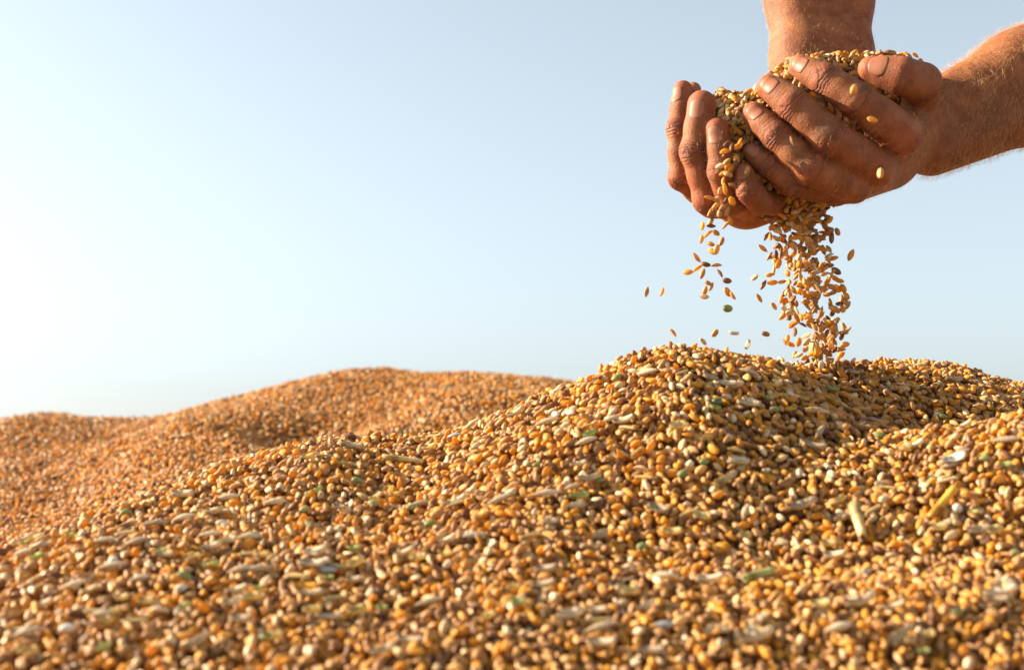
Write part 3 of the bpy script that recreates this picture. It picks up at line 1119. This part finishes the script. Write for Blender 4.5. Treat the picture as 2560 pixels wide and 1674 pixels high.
u, v = Z4(1145, 1150); falling(u, v, .86, "lone wheat grain falling just above the heap's peak", None, ang=-8)
for (u, v), a, lab in (((2134, 224), 75, "falling wheat grain in front of the index finger's middle knuckle"),
                       ((2181, 299), -15, "falling wheat grain in front of the index finger's base"),
                       ((1982, 354), -70, "pale falling wheat grain in front of the ring finger"),
                       ((2201, 433), 85, "falling wheat grain in front of the lowest knuckles")):
    falling(u, v, .80, lab, None, ang=a)

prof = np.array([[0, 1165, 1640], [150, 1160, 1650], [300, 1175, 1680], [450, 1190, 1700], [600, 1190, 1700], [800, 1170, 1790],
                 [1000, 1190, 1800], [1200, 1270, 1810], [1400, 1290, 1790]], float)
zone = [("wheat grain in the dense top of the main falling stream", "wheat grains in the top of the main stream"),
        ("wheat grain falling half way down the main stream", "wheat grains in the middle of the main stream"),
        ("wheat grain falling in the lowest part of the main stream", "wheat grains at the foot of the main stream")]
for i in range(510):
    t = random.random() ** 1.2
    zy = 20 + t * 1400
    l_, r_ = np.interp(zy, prof[:, 0], prof[:, 1]), np.interp(zy, prof[:, 0], prof[:, 2])
    mid = l_ + (r_ - l_) * (0.50 + 0.10 * t)
    zx = random.gauss(mid, (r_ - l_) * 0.29) if random.random() < .85 else random.gauss(mid + 20, (r_ - l_) * .12)
    if zx < l_ - 15 or zx > r_ + 20:
        zx = random.uniform(l_, r_)
    u, v = Z4(zx, zy)
    k = 0 if zy < 420 else 1 if zy < 950 else 2
    falling(u, v, random.gauss(.888, .014), *zone[k], name="pouring_grain" if k == 0 else "falling_grain")
for zx, zy, a in [(1155, 360, 60), (1125, 455, -40), (1183, 520, 60), (1057, 692, 35), (1095, 858, -52), (1178, 668, 15), (1220, 635, 80),
                  (1205, 733, 5), (1130, 752, 60), (1668, 305, -5), (1730, 322, -65), (1685, 375, 80), (1840, 510, 65), (1700, 540, 20),
                  (1775, 780, -62), (1745, 715, -15), (1855, 1358, 30), (1790, 1235, 10), (1715, 1140, 80)]:
    u, v = Z4(zx, zy)
    falling(u, v, .885, "wheat grain flung out to the edge of the main stream", "wheat grains at the edge of the main stream", ang=a)

# ------------------------------------------------------------------ husks, straw and other seeds on the heap
PEA = seed_mesh("green_seed", .0066, .0044, .0038, M_GREEN, seg=12, rings=10, crease=.1, blunt=.55)
OAT = [seed_mesh("oat_husk", .0140, .0036, .0028, M_PALE, seg=10, rings=12, crease=.5, blunt=1.25, bend=.02),
       seed_mesh("oat_husk", .0115, .0034, .0026, M_PALE, seg=10, rings=12, crease=.4, blunt=1.1, bend=.035)]
WHITE = seed_mesh("white_seed", .0068, .0040, .0034, M_WHITE, seg=12, rings=10, crease=.2, blunt=.6)
GREY = seed_mesh("grey_seed", .0095, .0036, .0030, M_GREY, seg=10, rings=10, crease=.3, blunt=.95)
ROUND = seed_mesh("round_seed", .0052, .0050, .0048, M_WHITE, seg=12, rings=10, crease=.0, blunt=.5)


def on_heap(u, v, hf=None, lift=.0022, sink=0):
    hf = hf or near_h
    p = heap_hit(u, v, hf, .45, 1.3) if hf is near_h else heap_hit(u, v, hf, 1.12, 2.4)
    if p is None:
        return None, None
    nrm, _, _ = normals(hf, np.array([p[0]]), np.array([p[1]]), .006)
    return p + nrm[0] * lift, nrm[0]


def lay(name, mesh, u, v, ang, label, cat, group=None, sc=1.0, lift=.0036, hf=None, stand=0.0):
    p, nrm = on_heap(u * D2S, v * D2S, hf, lift)
    if p is None:
        return None
    o = link(name, mesh)
    a = math.radians(ang)
    x = Vector((math.cos(a), -math.sin(a) * 0.0, math.sin(a)))      # direction as seen in the picture
    n_ = Vector(nrm)
    x = (x - n_ * x.dot(n_))
    if x.length < .2: x = Vector((1, 0, 0))
    x = (x.normalized() + n_ * stand).normalized()
    y = n_.cross(x).normalized()
    z = x.cross(y)
    o.rotation_euler = Matrix((x, y, z)).transposed().to_euler()
    o.location = p
    o.scale = (sc,) * 3
    return tag(o, label, cat, group)


greens = [(425, 1357, 15, 1.15, "large bright green seed low on the near slope"), (868, 1185, 10, 1.0, "green seed half way up the middle of the slope"),
          (1003, 1232, 40, 1.0, "green seed below the pale husk in mid slope"), (955, 1195, 50, .9, "small green seed beside a pale husk in mid slope"),
          (710, 1198, 15, .9, "green seed just under the near heap's crest on the sunny side"), (722, 1235, 30, .8, "dull green seed below its twin on the sunny slope"),
          (293, 1207, 15, .95, "green seed on the sunny crest of the near heap"), (826, 1130, 20, .9, "pale green seed below the straw on the sunny crest"),
          (620, 1500, 20, .95, "blurred green seed near the picture's lower edge"), (1588, 1115, 50, 1.0, "vivid green seed on the slope under the peak"),
          (1635, 1085, 20, .85, "small green seed above the vivid one under the peak"), (1492, 1285, 60, .9, "green seed with a dark side in the lower middle slope"),
          (1395, 1130, 10, .75, "tiny green seed at the tip of a long husk"), (2045, 1028, -35, 1.0, "green seed in the shaded hollow below the peak"),
          (2187, 980, -25, .9, "green seed high in the shaded hollow"), (2212, 1005, 10, .7, "tiny green seed below another in the shaded hollow"),
          (2222, 1438, 20, .9, "blurred green seed by the lower corner"), (2303, 1437, 30, .7, "blurred small green seed nearest the lower corner"),
          (2358, 1300, 10, .75, "green seed at the picture's edge on the lower slope"), (1662, 945, 40, 1.05, "yellow green seed high under the peak"),
          (1440, 890, 60, 1.0, "striped green seed near the crest beside the peak"), (720, 1162, 10, .8, "flat green seed on the crest near the straw"),
          (585, 1262, 20, 1.15, "olive seed between two grey husks on the sunny slope"), (1250, 1095, 20, .7, "speck of a green seed on the mid slope"),
          (2290, 1080, 10, .9, "green fleck under the pale husk on the small hump")]
for u, v, a, s, lab in greens:
    lay("green_seed", PEA, u, v, a, lab, "seed", "green seeds among the wheat", s)
for u, v, a, s, lab in [(918, 968, 20, 1.1, "green speck on the far heap's shaded side"), (235, 1030, 40, 1.1, "green speck on the far heap near its low hump"),
                        (1042, 905, 10, 1.0, "green speck near the top of the far heap")]:
    lay("green_seed", PEA, u, v, a, lab, "seed", "green seeds among the wheat", s, hf=far_h)

oats = [(365, 1235, 25, "grey husk, uppermost of the cluster on the sunny slope"), (430, 1222, 30, "long grey husk beside its like on the sunny slope"),
        (245, 1277, 12, "broad grey husk below the sunny crest"), (320, 1280, 15, "grey husk right of the broad one below the crest"),
        (100, 1290, 40, "pale upright husk near the picture's edge"), (60, 1305, 30, "pale husk leaning on another at the picture's edge"),
        (490, 1262, 18, "thin grey husk in the middle of the sunny slope"), (560, 1345, 28, "straw coloured husk in the lower sunny slope"),
        (600, 1342, 30, "large straw coloured husk above the yellow flake"), (330, 1365, 35, "long pale husk in the lower sunny slope"),
        (265, 1335, 8, "dark grey husk low on the sunny slope"), (640, 1185, 25, "grey husk close under the sunny crest"),
        (530, 1175, 10, "yellowish husk on the sunny crest"), (580, 1268, 20, "yellow brown husk mid way down the sunny slope"),
        (1165, 1180, 25, "pale pointed husk in the centre of the slope"), (1330, 1150, 25, "long straw coloured husk with a green tip"),
        (1270, 1165, 20, "brown husk left of the long green tipped one"), (1365, 1042, 15, "grey husk under the bend of the crest"),
        (1275, 998, 25, "pale husk below two white seeds"), (1425, 990, 20, "cream husk under the crest by the peak"),
        (1395, 1480, 25, "large blurred husk at the bottom of the picture"), (70, 1492, 12, "blurred grey husk in the lowest corner"),
        (175, 1380, 30, "pale husk glowing in the low corner"), (240, 1450, 12, "blurred brown husk low in the corner"),
        (1895, 970, -3, "pale spindle husk on the slope below the stream"), (1510, 880, -30, "dry husk split into strands near the peak"),
        (2025, 993, 40, "straw coloured husk in the shaded hollow"), (2210, 1100, 5, "white papery husk on the small hump"),
        (2235, 1072, 20, "cream papery husk above the white one on the hump"), (1730, 1205, 75, "silver husk standing in the shaded dip"),
        (1900, 1020, 65, "yellow husk standing in the hollow"), (1105, 1000, 20, "pale husk on the crest left of the peak"),
        (975, 1190, 40, "brown pointed husk next to a small green seed"), (1735, 880, -35, "pale husk touching an orange grain near the peak"),
        (2340, 1040, -40, "golden husk at the picture's edge on the hump"), (1950, 1480, 20, "blurred pale husk by the lower edge under the dip"),
        (1000, 1420, 20, "blurred husk in the lower centre"), (1545, 1360, -60, "golden husk in the lower middle slope")]
for i, (u, v, a, lab) in enumerate(oats):
    lay("oat_husk", OAT[i % 2], u, v, a, lab, "husk", "pale husks among the wheat", random.uniform(.9, 1.2), lift=.0044, stand=random.uniform(0, .25))
whites = [(1330, 972, -60, "white kernel on the crest, outer of a close pair"), (1296, 976, -65, "smaller white kernel beside its twin on the crest"),
          (515, 1232, 60, "bright white kernel in the middle of the sunny slope"), (420, 1385, 70, "white kernel under the large green seed"),
          (158, 1478, 40, "blurred white kernel in the low corner"), (1745, 1480, 60, "blurred white kernel near the lower edge"),
          (265, 1320, 90, "pale bluish kernel among the grey husks")]
for u, v, a, lab in whites:
    lay("white_seed", WHITE, u, v, a, lab, "seed", "white kernels among the wheat", 1.0)
greys = [(1545, 1468, 5, "blurred grey seed near the lower edge"), (760, 1340, 5, "bluish grey seed on the lower slope by the yellow flake"),
         (1100, 1260, 10, "small grey seed in the lower middle"), (1060, 1025, -20, "grey seed at the foot of the far crest")]
for u, v, a, lab in greys:
    lay("grey_seed", GREY, u, v, a, lab, "seed", "grey seeds among the wheat", 1.0)
lay("round_seed", ROUND, 2226, 1197, 0, "round whitish pea beside the yellow straw", "seed", None, 1.0)


def straw_mesh(name, L, R, mat, taper=.8, bend=.0, seg=14):
    """a hollow cut stalk along x with ribs, open at both ends"""
    vs_, fs = [], []
    rings = 8
    for side in (0, 1):
        for i in range(rings):
            t = i / (rings - 1)
            rr = R * (1 - (1 - taper) * t) * (0.74 if side else 1.0)
            for k in range(seg):
                a = 2 * math.pi * k / seg
                q = rr * (1 + (.05 if k % 2 else -.05) * (1 - side))
                vs_.append(((t - .5) * L + (0.04 * L * math.sin(a * 2 + 1) if i in (0, rings - 1) else 0) * (.3), q * math.cos(a), q * math.sin(a) + bend * L * (1 - (2 * t - 1) ** 2)))
    I = lambda s, i, k: s * rings * seg + i * seg + k % seg
    for i in range(rings - 1):
        for k in range(seg):
            fs.append((I(0, i, k), I(0, i, k + 1), I(0, i + 1, k + 1), I(0, i + 1, k)))
            fs.append((I(1, i, k + 1), I(1, i, k), I(1, i + 1, k), I(1, i + 1, k + 1)))
    for k in range(seg):
        fs.append((I(0, 0, k + 1), I(0, 0, k), I(1, 0, k), I(1, 0, k + 1)))
        fs.append((I(0, rings - 1, k), I(0, rings - 1, k + 1), I(1, rings - 1, k + 1), I(1, rings - 1, k)))
    return mesh_from(name, vs_, fs, mat)


def flake_mesh(name, L, W, mat, curl=.5, seed=0):
    """a torn, curled scrap of leaf with real thickness"""
    r = random.Random(seed)
    N, M_ = 9, 5
    vs_, fs = [], []
    edge = [r.uniform(.75, 1.1) for _ in range(N)]
    for side in (0, 1):
        for i in range(N):
            t = -1 + 2 * i / (N - 1)
            w = W / 2 * (1 - abs(t) ** 2.4) ** .6 * edge[i] + .0003
            for j in range(M_):
                q = -1 + 2 * j / (M_ - 1)
                z = curl * W * (q * q - .5) + .10 * L * t * t - side * .00025
                vs_.append((t * L / 2, q * w, z))
    I = lambda s, i, j: s * N * M_ + i * M_ + j
    for i in range(N - 1):
        for j in range(M_ - 1):
            fs.append((I(0, i, j), I(0, i + 1, j), I(0, i + 1, j + 1), I(0, i, j + 1)))
            fs.append((I(1, i, j), I(1, i, j + 1), I(1, i + 1, j + 1), I(1, i + 1, j)))
        fs.append((I(0, i, 0), I(1, i, 0), I(1, i + 1, 0), I(0, i + 1, 0)))
        fs.append((I(0, i, M_ - 1), I(0, i + 1, M_ - 1), I(1, i + 1, M_ - 1), I(1, i, M_ - 1)))
    for j in range(M_ - 1):
        fs.append((I(0, 0, j), I(0, 0, j + 1), I(1, 0, j + 1), I(1, 0, j)))
        fs.append((I(0, N - 1, j), I(1, N - 1, j), I(1, N - 1, j + 1), I(0, N - 1, j + 1)))
    return mesh_from(name, vs_, fs, mat)


lay("straw_stalk", straw_mesh("straw_stalk", .0200, .0030, M_STRAW, .62), 1995, 1240, -86, "thick pale straw stub with a cut open end", "straw", lift=.0068, stand=-.30)
lay("straw_stalk", straw_mesh("straw_stalk", .0215, .0021, M_STRAW_Y, .9), 2193, 1195, 66, "slim bright yellow straw standing on the slope", "straw", lift=.006, stand=.35)
lay("straw_stalk", straw_mesh("straw_stalk", .0150, .0019, M_STRAW_G, .9), 1762, 1360, 55, "short green straw lying in the lower dip", "straw", lift=.005, stand=.1)
lay("straw_stalk", straw_mesh("straw_stalk", .0230, .0019, M_STRAW, .6, .01), 935, 1087, -14, "long flat straw lying on the sunny crest", "straw", lift=.005)
lay("straw_stalk", straw_mesh("straw_stalk", .0120, .0012, M_STRAW, .9, .08), 690, 1362, -40, "thin curved straw above the yellow flake", "straw", lift=.004, stand=.2)
lay("leaf_flake", flake_mesh("leaf_flake", .0110, .0040, M_STRAW_Y, .4, 1), 708, 1388, 15, "bright yellow leaf flake low on the sunny slope", "leaf flake", lift=.005)
lay("leaf_flake", flake_mesh("leaf_flake", .0130, .0060, M_WHITE, .4, 2), 2222, 1092, 10, "white leaf flake lying on the small hump", "leaf flake", lift=.006)
lay("leaf_flake", flake_mesh("leaf_flake", .0120, .0045, M_STRAW, .5, 3), 1500, 872, -35, "dry yellow leaf flake near the crest beside the peak", "leaf flake", lift=.003, stand=.3)
lay("leaf_flake", flake_mesh("leaf_flake", .0100, .0040, M_STRAW_G, .5, 4), 1345, 1172, 22, "greenish leaf flake under the long husk", "leaf flake", lift=.0045)

# chaff in the air
u, v = Z4(840, 943)
falling(u, v, .85, "single green seed falling under the curled fingers", None, ang=-5, mesh=PEA, name="falling_seed", cat="seed", sc=.95)
SPIKE = flake_mesh("wheat_spikelet", .0200, .0058, M_STRAW, .8, 5)
u, v = Z4(1565, 1335)
falling(u, v, .893, "pale husk spikelet falling with the foot of the stream", None, ang=82, mesh=SPIKE, name="wheat_spikelet", cat="husk")
SPIKE2 = flake_mesh("wheat_spikelet", .0120, .0030, M_STRAW_G, .8, 6)
u, v = Z4(1525, 1300)
falling(u, v, .89, "greenish husk strip falling beside the pale spikelet", None, ang=100, mesh=SPIKE2, name="wheat_spikelet", cat="husk")
CHAFF = flake_mesh("chaff_fleck", .0055, .0026, M_PALE, .5, 7)
for zx, zy, a, lab in [(890, 1146, -8, "tiny pale chaff fleck floating above the peak"), (1008, 1235, 70, "second pale chaff fleck floating closest to the peak"),
                       (1425, 205, -60, "pale chaff scrap in the top of the main stream")]:
    u, v = Z4(zx, zy)
    falling(u, v, .86, lab, None, ang=a, mesh=CHAFF, name="chaff_fleck", cat="chaff")

SCRAPS = [flake_mesh("husk_scrap", .0075, .0030, M_PALE, .6, 11), flake_mesh("husk_scrap", .0058, .0034, M_STRAW, .5, 12),
          flake_mesh("husk_scrap", .0095, .0026, M_PALE, .7, 13), flake_mesh("husk_scrap", .0050, .0022, M_STRAW_G, .6, 14),
          straw_mesh("straw_bit", .0085, .0008, M_STRAW, .9, .05, 8)]
for i in range(190):
    u = random.uniform(20, 2360)
    v = random.uniform(1040, 1540) if u < 900 else random.uniform(880, 1540)
    k = random.choice((0, 0, 1, 1, 2, 2, 3, 4))
    side = "sunny side" if u < 1000 else "front" if u < 1700 else "shaded side"
    if k == 4:
        lay("straw_bit", SCRAPS[k], u, v, random.uniform(-60, 60), "hair thin bit of straw on the %s of the near heap" % side, "straw",
            "thin straw bits on the %s" % side, random.uniform(.8, 1.3), lift=.0040, stand=.1)
    else:
        lay("husk_scrap", SCRAPS[k], u, v, random.uniform(-50, 60),
            "%s husk scrap lying on the %s of the near heap" % (("greyish", "yellow", "long greyish", "greenish")[k], side), "husk",
            "%s husk scraps on the %s" % (("greyish", "yellow", "long greyish", "greenish")[k], side), random.uniform(.9, 1.6), lift=.0044, stand=random.uniform(0, .35))
